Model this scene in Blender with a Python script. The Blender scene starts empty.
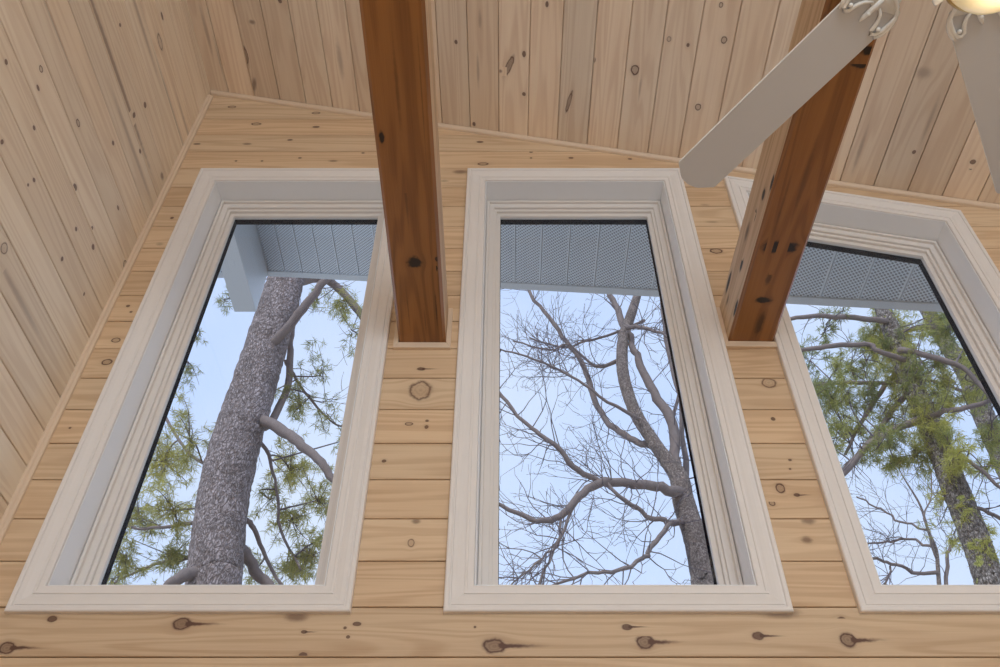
import bpy, bmesh, math, random
from mathutils import Vector, Matrix
random.seed(11)
SC = bpy.context.scene
COL = SC.collection
D = 2.0                      # distance camera - window wall
CZ = 1.5                     # camera height
F = 852.0
TH = math.radians(45.1)
cT, sT = math.cos(TH), math.sin(TH)

# ------------------------------------------------------------------ helpers
def ray(px, py):
    dx = (px - 505) / F; dy = (333.5 - py) / F
    return Vector((dx, cT - dy * sT, sT + dy * cT))
def at_y(px, py, y):
    r = ray(px, py); return Vector((0, 0, CZ)) + r * (y / r.y)
def s2l(r, g, b):
    f = lambda c: (c / 255 / 12.92) if c <= 10 else ((c / 255 + .055) / 1.055) ** 2.4
    return (f(r), f(g), f(b), 1)

def tag(o, label=None, cat=None, group=None, kind=None):
    if label: o['label'] = label
    if cat: o['category'] = cat
    if group: o['group'] = group
    if kind: o['kind'] = kind
    return o
def empty(name, loc=(0, 0, 0)):
    o = bpy.data.objects.new(name, None); COL.objects.link(o); o.location = loc
    o.empty_display_size = .1
    return o
def link(name, me, mat, parent=None, loc=None):
    o = bpy.data.objects.new(name, me); COL.objects.link(o)
    if mat is not None: me.materials.append(mat)
    if parent is not None:
        o.parent = parent
        # meshes are written in world coordinates: undo the parent's place
        p = parent; off = Vector((0, 0, 0))
        while p is not None:
            off += Vector(p.location); p = p.parent
        o.location = -off
    return o

class MB:
    def __init__(s): s.v = []; s.f = []; s.smooth = False
    def quad(s, *p):
        i = len(s.v); s.v += [Vector(q) for q in p]; s.f.append(tuple(range(i, i + len(p))))
    def box(s, a, b):
        x0, y0, z0 = a; x1, y1, z1 = b; i = len(s.v)
        s.v += [Vector(q) for q in ((x0,y0,z0),(x1,y0,z0),(x1,y1,z0),(x0,y1,z0),(x0,y0,z1),(x1,y0,z1),(x1,y1,z1),(x0,y1,z1))]
        s.f += [tuple(i + k for k in q) for q in ((0,3,2,1),(4,5,6,7),(0,1,5,4),(1,2,6,5),(2,3,7,6),(3,0,4,7))]
    def loft(s, loops, cap0=True, cap1=True, closed=True):
        i0 = len(s.v); n = len(loops[0])
        for lp in loops: s.v += [Vector(q) for q in lp]
        for k in range(len(loops) - 1):
            a = i0 + k * n; b = a + n
            for j in range(n if closed else n - 1):
                j2 = (j + 1) % n
                s.f.append((a + j, a + j2, b + j2, b + j))
        if cap0: s.f.append(tuple(i0 + j for j in range(n))[::-1])
        if cap1: s.f.append(tuple(i0 + (len(loops) - 1) * n + j for j in range(n)))
    def tube(s, pts, rad, n=8, jit=0.0, caps=True):
        pts = [Vector(p) for p in pts]; loops = []; N = len(pts)
        up = Vector((.13, .97, .2)).normalized()
        for k, p in enumerate(pts):
            t = (pts[min(k + 1, N - 1)] - pts[max(k - 1, 0)])
            t = t.normalized() if t.length > 1e-9 else Vector((0, 0, 1))
            a = t.cross(up)
            if a.length < 1e-3: a = t.cross(Vector((1, 0, 0)))
            a.normalize(); b = t.cross(a).normalized()
            r = rad[k] if hasattr(rad, '__len__') else rad
            loops.append([p + (a * math.cos(2*math.pi*j/n) + b * math.sin(2*math.pi*j/n)) * r * (1 + random.uniform(-jit, jit)) for j in range(n)])
        s.loft(loops, caps, caps)
    def lathe(s, c, prof, n=32):
        c = Vector(c)
        loops = [[c + Vector((r * math.cos(2*math.pi*j/n), r * math.sin(2*math.pi*j/n), z)) for j in range(n)] for r, z in prof]
        s.loft(loops, True, True)
    def build(s, name, mat, parent=None, smooth=False, bevel=0, fix=True):
        me = bpy.data.meshes.new(name); me.from_pydata([tuple(v) for v in s.v], [], s.f)
        if fix:
            bm = bmesh.new(); bm.from_mesh(me)
            bmesh.ops.recalc_face_normals(bm, faces=bm.faces); bm.to_mesh(me); bm.free()
        if smooth:
            for p in me.polygons: p.use_smooth = True
        o = link(name, me, mat, parent)
        if bevel:
            m = o.modifiers.new('bevel', 'BEVEL'); m.width = bevel; m.segments = 2; m.limit_method = 'ANGLE'
        return o

# ------------------------------------------------------------------ node helpers
class NT:
    def __init__(s, name):
        s.m = bpy.data.materials.new(name); s.m.use_nodes = True
        s.t = s.m.node_tree; s.t.nodes.clear()
        s.out = s.t.nodes.new('ShaderNodeOutputMaterial')
        s.b = s.t.nodes.new('ShaderNodeBsdfPrincipled')
        s.l(s.b.outputs[0], s.out.inputs[0])
    def n(s, k, **kw):
        x = s.t.nodes.new(k)
        for a, b in kw.items(): setattr(x, a, b)
        return x
    def l(s, a, b): s.t.links.new(a, b)
    def put(s, sock, v):
        if v is None: return
        if isinstance(v, bpy.types.NodeSocket): s.l(v, sock)
        else: sock.default_value = v
    def math(s, op, a, b=None, c=None, clamp=False):
        x = s.n('ShaderNodeMath', operation=op); x.use_clamp = clamp
        s.put(x.inputs[0], a); s.put(x.inputs[1], b); s.put(x.inputs[2], c)
        return x.outputs[0]
    def mix(s, f, a, b, blend='MIX'):
        x = s.n('ShaderNodeMix', data_type='RGBA', blend_type=blend)
        s.put(x.inputs[0], f); s.put(x.inputs[6], a); s.put(x.inputs[7], b)
        return x.outputs[2]
    def noise(s, vec, scale, detail=3, rough=.55, dist=0):
        x = s.n('ShaderNodeTexNoise'); s.put(x.inputs['Vector'], vec)
        x.inputs['Scale'].default_value = scale; x.inputs['Detail'].default_value = detail
        x.inputs['Roughness'].default_value = rough; x.inputs['Distortion'].default_value = dist
        return x.outputs[0]
    def comb(s, a, b, c=0.0):
        x = s.n('ShaderNodeCombineXYZ'); s.put(x.inputs[0], a); s.put(x.inputs[1], b); s.put(x.inputs[2], c); return x.outputs[0]
    def sep(s, v):
        x = s.n('ShaderNodeSeparateXYZ'); s.l(v, x.inputs[0]); return x.outputs
    def uv(s, name):
        x = s.n('ShaderNodeUVMap'); x.uv_map = name; return s.sep(x.outputs[0])
    def attr(s, name):
        x = s.n('ShaderNodeAttribute'); x.attribute_name = name; return s.sep(x.outputs['Vector'])
    def remap(s, v, a, b, c=0.0, d=1.0):
        x = s.n('ShaderNodeMapRange', interpolation_type='SMOOTHSTEP'); s.put(x.inputs[0], v)
        for k, q in enumerate((a, b, c, d)): s.put(x.inputs[k + 1], q)
        return x.outputs[0]
    def bump(s, h, strength=.3, dist=.002):
        x = s.n('ShaderNodeBump'); x.inputs['Strength'].default_value = strength; x.inputs['Distance'].default_value = dist
        s.put(x.inputs['Height'], h); s.l(x.outputs[0], s.b.inputs['Normal'])

def wood_mat(name, light, mid, knotc, rough=.5, grain=1.0, board=.10, wobk=.75, coat=0, fibk=.55):
    """Pine: long grain, growth-ring figure, knots carried by patches with their own coordinates."""
    t = NT(name)
    gu, gv, _ = t.uv('grain'); ka, kb, _ = t.uv('knot')
    br, bg, bb = t.attr('board')
    ka_ = t.n('ShaderNodeAttribute'); ka_.attribute_name = 'kt'; kt = t.sep(ka_.outputs['Vector']); 
    tl_ = t.math('GREATER_THAN', kt[0], 1.5); ring_ = t.math('SUBTRACT', kt[0], t.math('MULTIPLY', tl_, 2.0))
    r2 = t.math('ADD', t.math('MULTIPLY', ka, ka), t.math('MULTIPLY', kb, kb))
    push = t.math('MULTIPLY', t.math('MULTIPLY', kb, t.math('EXPONENT', t.math('MULTIPLY', r2, -.45))), t.math('MULTIPLY', bb, -.9))
    v = t.math('ADD', gv, push)
    fig = t.noise(t.comb(t.math('MULTIPLY', gu, .55), t.math('MULTIPLY', v, 9.0)), 1.0, 2, .5, .25)
    rings = t.math('SINE', t.math('MULTIPLY', fig, 70.0))
    rings = t.remap(rings, -.6, 1.0)
    fib = t.noise(t.comb(t.math('MULTIPLY', gu, 5), t.math('MULTIPLY', v, 330)), 1.0, 2, .6)
    big = t.noise(t.comb(t.math('MULTIPLY', gu, .8), t.math('MULTIPLY', v, 12)), 1.0, 3, .6)
    f = t.math('ADD', t.math('MULTIPLY', rings, .34 * grain), t.math('MULTIPLY', t.math('SUBTRACT', fib, .5), fibk * grain))
    f = t.math('ADD', f, t.math('MULTIPLY', t.math('SUBTRACT', big, .38), 1.1 * grain), clamp=True)
    c = t.mix(f, light, mid)
    # board to board tone
    k = t.math('ADD', t.math('MULTIPLY', br, 2 * board), 1 - board)
    c = t.mix(1.0, c, t.comb(k, t.math('MULTIPLY', k, t.math('ADD', t.math('MULTIPLY', bg, .05), .975)), t.math('MULTIPLY', k, t.math('ADD', t.math('MULTIPLY', bg, .10), .95))), 'MULTIPLY')
    # knots
    wob = t.noise(t.comb(t.math('MULTIPLY', gu, 40), t.math('MULTIPLY', gv, 40)), 1.0, 3, .6)
    r = t.math('ADD', t.math('SQRT', r2), t.math('MULTIPLY', t.math('SUBTRACT', wob, .5), wobk))
    inside = t.remap(r, t.math('ADD', 1.0, kt[2]), t.math('SUBTRACT', 1.0, kt[2]))
    edge = t.math('SUBTRACT', r, .88); edge = t.math('EXPONENT', t.math('MULTIPLY', t.math('MULTIPLY', edge, edge), -38))
    ringl = t.remap(t.math('SINE', t.math('MULTIPLY', r, 17)), -.5, 1.0)
    d1 = t.math('ADD', t.math('MULTIPLY', edge, 1.0), t.math('MULTIPLY', inside, t.math('ADD', .10, t.math('MULTIPLY', ringl, .20))))
    dk = t.math('ADD', t.math('MULTIPLY', ring_, d1), t.math('MULTIPLY', t.math('SUBTRACT', 1.0, ring_), inside))
    halo = t.math('MULTIPLY', t.math('EXPONENT', t.math('MULTIPLY', r2, -.5)), .22)
    at_ = t.math('MULTIPLY', ka, tl_)
    tw_ = t.math('ADD', .18, t.math('MULTIPLY', t.math('SUBTRACT', 5.5, at_, clamp=False), .07))
    bq = t.math('DIVIDE', t.math('ADD', kb, t.math('MULTIPLY', t.math('SUBTRACT', wob, .5), .5)), tw_)
    tail = t.math('MULTIPLY', t.remap(t.math('ABSOLUTE', bq), 1.0, 0), t.remap(at_, .2, .9))
    tail = t.math('MULTIPLY', tail, t.remap(at_, 6.5, 0))
    fade = t.remap(t.math('ABSOLUTE', kb), 2.9, 2.0)
    fade = t.math('MULTIPLY', fade, t.remap(t.math('ABSOLUTE', ka), t.math('ADD', 2.9, t.math('MULTIPLY', t.math('ABSOLUTE', tl_), 4.0)), 2.0))
    dk = t.math('ADD', t.math('ADD', dk, halo), t.math('MULTIPLY', tail, 1.7))
    dk = t.math('MULTIPLY', dk, fade)
    dk = t.math('MULTIPLY', dk, kt[1], clamp=True)
    c = t.mix(dk, c, knotc)
    t.l(c, t.b.inputs['Base Color']); t.b.inputs['Roughness'].default_value = rough
    if coat: t.b.inputs['Coat Weight'].default_value = coat; t.b.inputs['Coat Roughness'].default_value = .25
    t.bump(t.math('ADD', fib, t.math('MULTIPLY', rings, .5)), .12, .001)
    return t.m

def plain(name, col, rough=.5, metal=0, var=0.0, scale=20, bump=0):
    t = NT(name)
    if var or bump:
        x = t.n('ShaderNodeTexCoord'); nz = t.noise(x.outputs['Object'], scale, 4)
    if var:
        k = t.math('ADD', t.math('MULTIPLY', nz, 2 * var), 1 - var)
        t.l(t.mix(1.0, col, t.comb(k, k, k), 'MULTIPLY'), t.b.inputs['Base Color'])
    else: t.b.inputs['Base Color'].default_value = col
    t.b.inputs['Roughness'].default_value = rough; t.b.inputs['Metallic'].default_value = metal
    if bump: t.bump(nz, bump, .002)
    return t.m

M = {}
M['pine'] = wood_mat('whitewashed pine', s2l(222, 191, 156), s2l(190, 152, 116), s2l(96, 64, 48), .55, 1.1, .07)
M['pine_c'] = wood_mat('pale stained pine', s2l(246, 227, 206), s2l(218, 190, 166), s2l(112, 86, 76), .55, 1.0, .11, fibk=.45)
M['pine_l'] = wood_mat('pale stained pine boards', s2l(246, 228, 206), s2l(218, 193, 168), s2l(112, 86, 76), .55, 1.0, .07, fibk=.45)
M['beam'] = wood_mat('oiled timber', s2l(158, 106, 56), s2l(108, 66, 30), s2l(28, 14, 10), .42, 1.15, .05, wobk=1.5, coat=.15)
M['beam_side'] = wood_mat('pale side timber', s2l(216, 186, 152), s2l(168, 128, 92), s2l(40, 22, 14), .5, 1.1, .05)  # paler tone for the upright faces of the beams
M['trimwood'] = plain('pine moulding', s2l(224, 198, 172), .5, var=.06, scale=9)
M['white'] = plain('satin white paint', s2l(235, 227, 222), .42, var=.02, scale=14)
M['vinyl'] = plain('window vinyl', s2l(230, 221, 214), .38, var=.015)
M['jamb'] = plain('primed jamb', s2l(244, 242, 242), .42, var=.015)
M['black'] = plain('black spacer', s2l(16, 20, 32), .8)
M['black'].node_tree.nodes['Principled BSDF'].inputs['Specular IOR Level'].default_value = 0
M['fanwhite'] = plain('white fan lacquer', s2l(206, 207, 212), .4, var=.015)
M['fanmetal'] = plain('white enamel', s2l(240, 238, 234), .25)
M['brassy'] = plain('aged brass', s2l(196, 160, 96), .3, .8)
M['alum'] = plain('white aluminium', s2l(216, 222, 228), .45)
M['floor'] = plain('oak floor', s2l(196, 166, 130), .4, var=.12, scale=6)
M['drywall'] = plain('cream drywall', s2l(226, 214, 196), .8, var=.02, scale=30)
M['siding'] = plain('siding', s2l(190, 190, 186), .6)
M['ground'] = plain('leaf litter', s2l(158, 154, 146), .9, var=.25, scale=3, bump=.4)

def glass_mat():
    t = NT('clear pane'); t.t.nodes.remove(t.b)
    tr = t.n('ShaderNodeBsdfTransparent'); tr.inputs[0].default_value = (.92, .96, 1, 1)
    gl = t.n('ShaderNodeBsdfGlossy'); gl.inputs['Roughness'].default_value = .02
    lw = t.n('ShaderNodeLayerWeight'); f5 = t.math('POWER', lw.outputs['Facing'], 4.0)
    mx = t.n('ShaderNodeMixShader'); t.l(t.math('MULTIPLY_ADD', f5, .6, .035), mx.inputs[0])
    t.l(tr.outputs[0], mx.inputs[1]); t.l(gl.outputs[0], mx.inputs[2]); t.l(mx.outputs[0], t.out.inputs[0])
    return t.m
M['glass'] = glass_mat()

def soffit_mat():
    t = NT('perforated soffit')
    u, v, _ = t.uv('grain')
    P = .021; PANEL_U = .145 * math.sqrt(1.25); XRDG_U = -.842 * D * math.sqrt(1.25)
    # staggered round holes
    def holes(ou, ov):
        a = t.math('SUBTRACT', t.math('FRACT', t.math('ADD', t.math('DIVIDE', u, P), ou)), .5)
        b = t.math('SUBTRACT', t.math('FRACT', t.math('ADD', t.math('DIVIDE', v, P), ov)), .5)
        return t.math('SQRT', t.math('ADD', t.math('MULTIPLY', a, a), t.math('MULTIPLY', b, b)))
    h = t.math('MINIMUM', holes(0, 0), holes(.5, .5))
    pu = t.math('ABSOLUTE', t.math('SUBTRACT', t.math('FRACT', t.math('DIVIDE', t.math('SUBTRACT', u, XRDG_U), PANEL_U)), .5))
    hole = t.math('MULTIPLY', t.remap(h, .30, .18), t.math('LESS_THAN', pu, .455))
    c = t.mix(hole, s2l(228, 236, 244), s2l(128, 136, 150))
    t.l(c, t.b.inputs['Base Color']); t.b.inputs['Roughness'].default_value = .45
    return t.m
M['soffit'] = soffit_mat()

def bark_mat(name, a, b, c, sc=1.0, lich=None):
    t = NT(name); x = t.n('ShaderNodeTexCoord')
    mp = t.n('ShaderNodeMapping'); t.l(x.outputs['Object'], mp.inputs[0]); mp.inputs['Scale'].default_value = (1, 1, .38)
    vo = t.n('ShaderNodeTexVoronoi', feature='DISTANCE_TO_EDGE'); vo.inputs['Scale'].default_value = 52 * sc
    dn = t.noise(mp.outputs[0], 14 * sc, 3)
    mv = t.n('ShaderNodeVectorMath', operation='ADD'); t.l(mp.outputs[0], mv.inputs[0])
    sv = t.n('ShaderNodeVectorMath', operation='SCALE'); t.l(t.comb(dn, dn, dn), sv.inputs[0]); sv.inputs['Scale'].default_value = .09 / sc
    t.l(sv.outputs[0], mv.inputs[1]); t.l(mv.outputs[0], vo.inputs['Vector'])
    crack = t.remap(vo.outputs['Distance'], -.12, .2)
    nz = t.noise(x.outputs['Object'], 30 * sc, 4, .65)
    col = t.mix(t.remap(nz, .35, .68), a, b)
    col = t.mix(crack, c, col)
    n3 = t.noise(x.outputs['Object'], 5, 4, .7)
    k3 = t.remap(n3, .3, .7, .72, 1.15); col = t.mix(1.0, col, t.comb(k3, k3, k3), 'MULTIPLY')
    if lich:
        n2 = t.noise(x.outputs['Object'], 9, 4, .6)
        col = t.mix(t.remap(n2, .56, .66, 0, .85), col, lich)
    t.l(col, t.b.inputs['Base Color']); t.b.inputs['Roughness'].default_value = .9
    t.bump(t.math('ADD', crack, t.math('MULTIPLY', nz, .6)), .9, .02)
    return t.m
M['bark'] = bark_mat('pine bark', s2l(136, 122, 120), s2l(186, 174, 176), s2l(92, 80, 80))
M['bark2'] = bark_mat('lichened bark', s2l(92, 82, 76), s2l(176, 168, 164), s2l(46, 40, 38), 1.0, s2l(168, 172, 84))
M['barkgrey'] = bark_mat('smooth grey bark', s2l(134, 120, 116), s2l(184, 170, 164), s2l(92, 80, 78), 1.6)
M['branch'] = plain('branch bark', s2l(124, 112, 110), .9, var=.25, scale=20)
M['twig'] = plain('twig bark', s2l(104, 96, 104), .9, var=.2, scale=8)
def leaf_mat(name, a, b):
    t = NT(name); at = t.attr('board')
    c = t.mix(at[0], a, b); t.l(c, t.b.inputs['Base Color']); t.b.inputs['Roughness'].default_value = .6
    tr = t.n('ShaderNodeBsdfTranslucent'); t.l(c, tr.inputs[0])
    mx = t.n('ShaderNodeMixShader'); mx.inputs[0].default_value = .45
    t.l(t.b.outputs[0], mx.inputs[1]); t.l(tr.outputs[0], mx.inputs[2]); t.l(mx.outputs[0], t.out.inputs[0])
    return t.m
M['needle'] = leaf_mat('pine needles', s2l(124, 132, 96), s2l(204, 194, 104))
M['needle2'] = leaf_mat('green needles', s2l(112, 126, 82), s2l(196, 192, 104))

# ------------------------------------------------------------------ plank surfaces
def clip(poly, nx, ny, c):            # keep nx*x+ny*y<=c
    out = []
    for i in range(len(poly)):
        a, b = poly[i], poly[(i + 1) % len(poly)]
        da = nx*a[0] + ny*a[1] - c; db = nx*b[0] + ny*b[1] - c
        if da <= 0: out.append(a)
        if (da < 0 < db) or (db < 0 < da):
            k = da / (da - db); out.append((a[0] + (b[0]-a[0])*k, a[1] + (b[1]-a[1])*k))
    return out
def clip_strip(poly, v0, v1):
    p = clip(poly, 0, -1, -v0)
    return clip(p, 0, 1, v1) if len(p) > 2 else []
def area(p): return abs(sum(p[i][0]*p[(i+1)%len(p)][1] - p[(i+1)%len(p)][0]*p[i][1] for i in range(len(p)))) / 2

class Wood:
    """Faces with grain / knot coordinates, board tone."""
    def __init__(s): s.v = []; s.f = []; s.uv = []; s.kn = []; s.bd = []; s.kt = []
    def face(s, pts, uvs, kns=None, bd=(.5, .5, 0), kt=(0, 0, .2)):
        i = len(s.v); s.v += [tuple(p) for p in pts]; s.f.append(tuple(range(i, i + len(pts))))
        s.uv += uvs; s.kn += kns or [(9, 9)] * len(pts); s.bd += [(*bd, 1)] * len(pts); s.kt += [(kt[0] + (2 if len(kt) > 3 else 0), kt[1], kt[2], kt[3] if len(kt) > 3 else 0)] * len(pts)
    def build(s, name, mat, parent=None):
        me = bpy.data.meshes.new(name); me.from_pydata(s.v, [], s.f)
        me.uv_layers.new(name='grain'); me.uv_layers.new(name='knot')
        me.attributes.new('board', 'FLOAT_COLOR', 'CORNER'); me.attributes.new('kt', 'FLOAT_COLOR', 'CORNER')
        for nm, dat in (('grain', s.uv), ('knot', s.kn)):
            me.uv_layers[nm].data.foreach_set('uv', [x for q in dat for x in q])
        for nm, dat in (('board', s.bd), ('kt', s.kt)):
            me.attributes[nm].data.foreach_set('color', [x for q in dat for x in q])
        return link(name, me, mat, parent)

KT = {'k': (.9, .8, .18), 'd': (0.25, .85, .25), 's': (0.0, .55, .55), 'f': (0.0, .30, .7), 'r': (1.0, .6, .2), 'l': (.55, .8, .3), 't': (0.0, .55, .8),
      'L': (.55, .85, .3, 1), 'D': (0, 1.0, .4), 'e': (.2, .85, .25, 1)}
def kext(ty): 
    q = KT[ty][3] if len(KT[ty]) > 3 else 0
    return (6.8 if q < 0 else 3.0), (6.8 if q > 0 else 3.0)
def planks(w, O, U, V, N, edges, regions, knots, seed, gap=.0014, bev=.0030):
    rnd = random.Random(seed)
    O, U, V, N = Vector(O), Vector(U), Vector(V), Vector(N)
    for i in range(len(edges) - 1):
        v0, v1 = edges[i], edges[i + 1]
        bd = (rnd.random(), rnd.random(), 0); ou = rnd.uniform(0, 40); ov = rnd.uniform(0, 40)
        prof = [(v0, .010), (v0 + gap, .010), (v0 + gap + .0001, .0014), (v0 + bev, 0), (v1 - bev, 0), (v1 - gap - .0001, .0014), (v1 - gap, .010), (v1, .010)]
        for reg in regions:
            full = clip_strip(reg, v0, v1)
            if len(full) < 3 or area(full) < 1e-7: continue
            for (a, da), (b, db) in zip(prof[:-1], prof[1:]):
                p = clip_strip(reg, a, b)
                if len(p) < 3 or area(p) < 1e-9: continue
                pts = [O + U*q[0] + V*q[1] - N*(da + (db - da) * (q[1] - a) / (b - a)) for q in p]
                w.face(pts, [(q[0] + ou, q[1] - v0 + ov) for q in p], None, bd)
            for kn_ in knots:
                ku, kv, ru, rv, ty = kn_[:5]; an = kn_[5] if len(kn_) > 5 else 0
                ru *= .82; rv *= .78
                if not (v0 <= kv < v1): continue
                e = 3.0; el, er = kext(ty)
                kv2 = kv
                p = [(ku - ru*el, kv2 - rv*e), (ku + ru*er, kv2 - rv*e), (ku + ru*er, kv2 + rv*e), (ku - ru*el, kv2 + rv*e)]
                if an:
                    q_ = 2.4 * max(ru, rv); p = [(ku-q_, kv-q_), (ku+q_, kv-q_), (ku+q_, kv+q_), (ku-q_, kv+q_)]
                ca_, sa_ = math.cos(an), math.sin(an)
                # keep inside this board and this region
                p = clip_strip(p, v0 + bev, v1 - bev)
                n = len(reg)
                sgn = sum(reg[j][0]*reg[(j+1)%n][1] - reg[(j+1)%n][0]*reg[j][1] for j in range(n))
                for j in range(n):
                    if len(p) < 3: break
                    x0, y0 = reg[j]; x1, y1 = reg[(j + 1) % n]
                    nx, ny = (y1 - y0), -(x1 - x0)
                    if sgn < 0: nx, ny = -nx, -ny
                    p = clip(p, nx, ny, nx*x0 + ny*y0)
                if len(p) < 3: continue
                off = .0003 + .00003 * rnd.random()
                pts = [O + U*q[0] + V*q[1] + N*off for q in p]
                w.face(pts, [(q[0] + ou, q[1] - v0 + ov) for q in p], [(((q[0]-ku)*ca_ + (q[1]-kv)*sa_)/ru, ((q[1]-kv)*ca_ - (q[0]-ku)*sa_)/rv) for q in p], (bd[0], bd[1], rv), KT[ty])

XL = -1.364
def ceil_z(x): return CZ + D * (1.794 - .27 * (x / D + .6775))
XR, YB = 3.2, -4.6
PITCH = .1292

# ---- windows in (x,z), outer casing outlines, counter-clockwise
def W(x0, x1, zt0, zt1, zb=.5065):
    return [(x0*D, CZ+zb*D), (x1*D, CZ+zb*D), (x1*D, CZ+zt1*D), (x0*D, CZ+zt0*D)]
WINS = [W(-.6235, -.1925, 1.476, 1.476), W(-.077, .3595, 1.476, 1.476), W(.443, .880, 1.451, 1.333)]
def inset(poly, d):
    n = len(poly); out = []
    for i in range(n):
        p0, p1, p2 = Vector(poly[i-1]), Vector(poly[i]), Vector(poly[(i+1)%n])
        e1 = (p1-p0).normalized(); e2 = (p2-p1).normalized()
        n1 = Vector((-e1.y, e1.x)); n2 = Vector((-e2.y, e2.x))
        k = (n1 + n2); k = k / (1 + n1.dot(n2))
        q = p1 + k * d; out.append((q.x, q.y))
    return out
def frame(mb, poly, prof):
    loops = [[(x, y, z) for x, z in inset(poly, d)] for d, y in prof]
    mb.loft(loops, False, False)

# ---- back wall (the wall with the three windows)
zmin = -.3
def topclip(p): return clip(p, .27, 1.0, ceil_z(0) + .012)
regs = []
xs = [XL - .05]
for w_ in WINS:
    h = inset(w_, .07); x0, x1 = h[0][0], h[1][0]
    regs.append(topclip([(xs[-1], zmin), (x0, zmin), (x0, 6), (xs[-1], 6)]))
    regs.append([(x0, zmin), (x1, zmin), (x1, h[1][1]), (x0, h[0][1])])
    regs.append(topclip([(x0, h[3][1]), (x1, h[2][1]), (x1, 6), (x0, 6)]))
    xs.append(x1)
regs.append(topclip([(xs[-1], zmin), (XR + .1, zmin), (XR + .1, 6), (xs[-1], 6)]))
def wk(lst):
    out = []
    for (px, py, rx, ry, ty) in lst:
        p = at_y(px, py, D); r = ray(px, py); k = (D / r.y) / F
        out.append((p.x, p.z, rx * k, ry * k / .72, ty))
    return out
BK = wk([(232,107,5,2,'k'),(256,124,6,2.2,'k'),(316,113,5,2,'k'),(316,127,4,1.6,'d'),(247,144,5,1.6,'s'),(197,144,4,1.2,'d'),(290,140,3,1.3,'d'),
 (363,153,2,1,'d'),(333,161,5,1.4,'s'),(262,161,1.6,1,'d'),(236,161,1.5,1,'d'),(300,158,2,1,'d'),(480,142,4,1.6,'d'),(483,164,6.5,2.4,'k'),(531,152,2,1.4,'d'),(531,158,1.4,1,'d'),(571,158,3,1.4,'d'),
 (630,159,2.5,1.3,'d'),(460,172,8,2.6,'s'),(444,181,5,1.5,'f'),(716,251,8,3.6,'k'),(712,222,6,1.3,'f'),(705,205,5,1.5,'f'),
 (420.5,390.5,14,11.5,'r'),(421,369,5,2,'e'),(409,424,5,2,'k'),(427,421,2,1.6,'d'),(426.5,427,2.4,2,'d'),(384,461,2.6,1.7,'d'),
 (416,521.5,5,2.4,'s'),(411,543,4,4,'r'),(769,383,9,6,'r'),(773,419,2.6,2,'d'),(790,460,2.2,1.2,'d'),(790,469,1.6,1,'d'),(780,488,6,5,'k'),(797,495,4,2,'e'),(772,503,4,3.2,'k'),
 (808,521,8,3.6,'s'),(807,540,6,3,'s'),(116,340,6,3,'k'),(107,362,6.5,3.8,'k'),(128,306,2.4,1.5,'d'),(131,312,1.8,1.2,'d'),(172,218,2,1.6,'d'),
 (160,244,4,2,'f'),(70,428,1.6,1,'d'),(52,619,6,3,'d'),(182,624,11,6,'L'),(297,617,13,4,'s'),(304,632,4,1.8,'e'),
 (357,624,5,2,'d'),(348,637,2.4,1.6,'d'),(345,628,2,1.4,'d'),(7,648,10,6,'L'),(303,655,5,2.4,'d'),(494,646,14,7,'L'),(627,627,6,3,'e'),
 (645,642,10,7,'L'),(475,627,1.6,1.2,'d'),(758,636,7,4,'e'),(780,613,20,4.5,'s'),(842,621,6,4,'e'),
 (848,640,10,7,'L'),(992,204,5,2,'k'),(880,187,4,1,'d'),(340,108,7,1.2,'f')])
edges = [CZ + D*.4517 + PITCH * k for k in range(-23, 30)]
w = Wood(); planks(w, (0, D, 0), (1,0,0), (0,0,1), (0,-1,0), edges, regs, BK, 3)
YO = D + .21
for r_ in regs:                                             # outer face of the same wall
    w.face([(x, YO, z) for x, z in r_], [(x, z) for x, z in r_])
# ragged edge closers round the openings and under the wall
for w_ in WINS:
    h = inset(w_, .07)
    for i in range(4):
        a, b = h[i], h[(i+1) % 4]
        w.face([(a[0], D+.02, a[1]), (b[0], D+.02, b[1]), (b[0], YO, b[1]), (a[0], YO, a[1])], [(0,0)]*4)
wall_back = w.build('wall_back', M['pine'])
tag(wall_back, 'horizontal knotty pine board wall holding three tall windows', 'wall', None, 'structure')

# ---- left wall
def lk(lst):
    out = []
    for (px, py, rx, ry, ty) in lst:
        r = ray(px, py); t_ = XL / r.x; p = Vector((0,0,CZ)) + r * t_
        k = t_ / F
        out.append((p.y, p.z, ry * k / max(.3, r.y) * (.95 if ry > 12 else .52), rx * k / .72, ty))
    return out
LK = lk([(6,62,2.5,3,'d'),(41,69,3,4,'k'),(38,88,2,4,'d'),(78,123,3,5,'k'),(162,16,2,4,'d'),(160,42,4,9,'r'),(145,105,2.6,3.5,'d'),(120,25,2,2,'d'),(75,187,3,5,'d'),
 (34,128,2,3,'d'),(118,208,1.8,4,'d'),(2,142,3,3,'d'),(134,115,3,3,'d'),(140,151,2,3,'d'),(76,229,2,3,'d'),(162,176,3,5,'s'),(4,248,6,8,'r'),(34,180,2,3,'d'),(28,185,1.6,2,'d'),
 (62,259,2.4,3,'d'),(93,247,2.6,4,'d'),(125,264,4,5,'k'),(84,294,2,2,'d'),(112,60,3,70,'s'),(133,150,2.5,40,'f'),(172,110,2.5,34,'f'),(190,140,2,30,'f'),(168,96,2,3,'d'),(92,228,2,2.5,'d'),
 (113,143,2,3,'d'),(140,20,2.5,30,'f'),(52,20,2,26,'f'),(20,300,3,40,'f')])
w = Wood(); edges = [CZ + D*(.7928-.0646*26) + PITCH * k for k in range(0, 50)]
planks(w, (XL,0,0), (0,1,0), (0,0,1), (1,0,0), edges, [[(YB,0),(D+.05,0),(D+.05,ceil_z(XL)+.01),(YB,ceil_z(XL)+.01)]], LK, 5, .0026, .0045)
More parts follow.
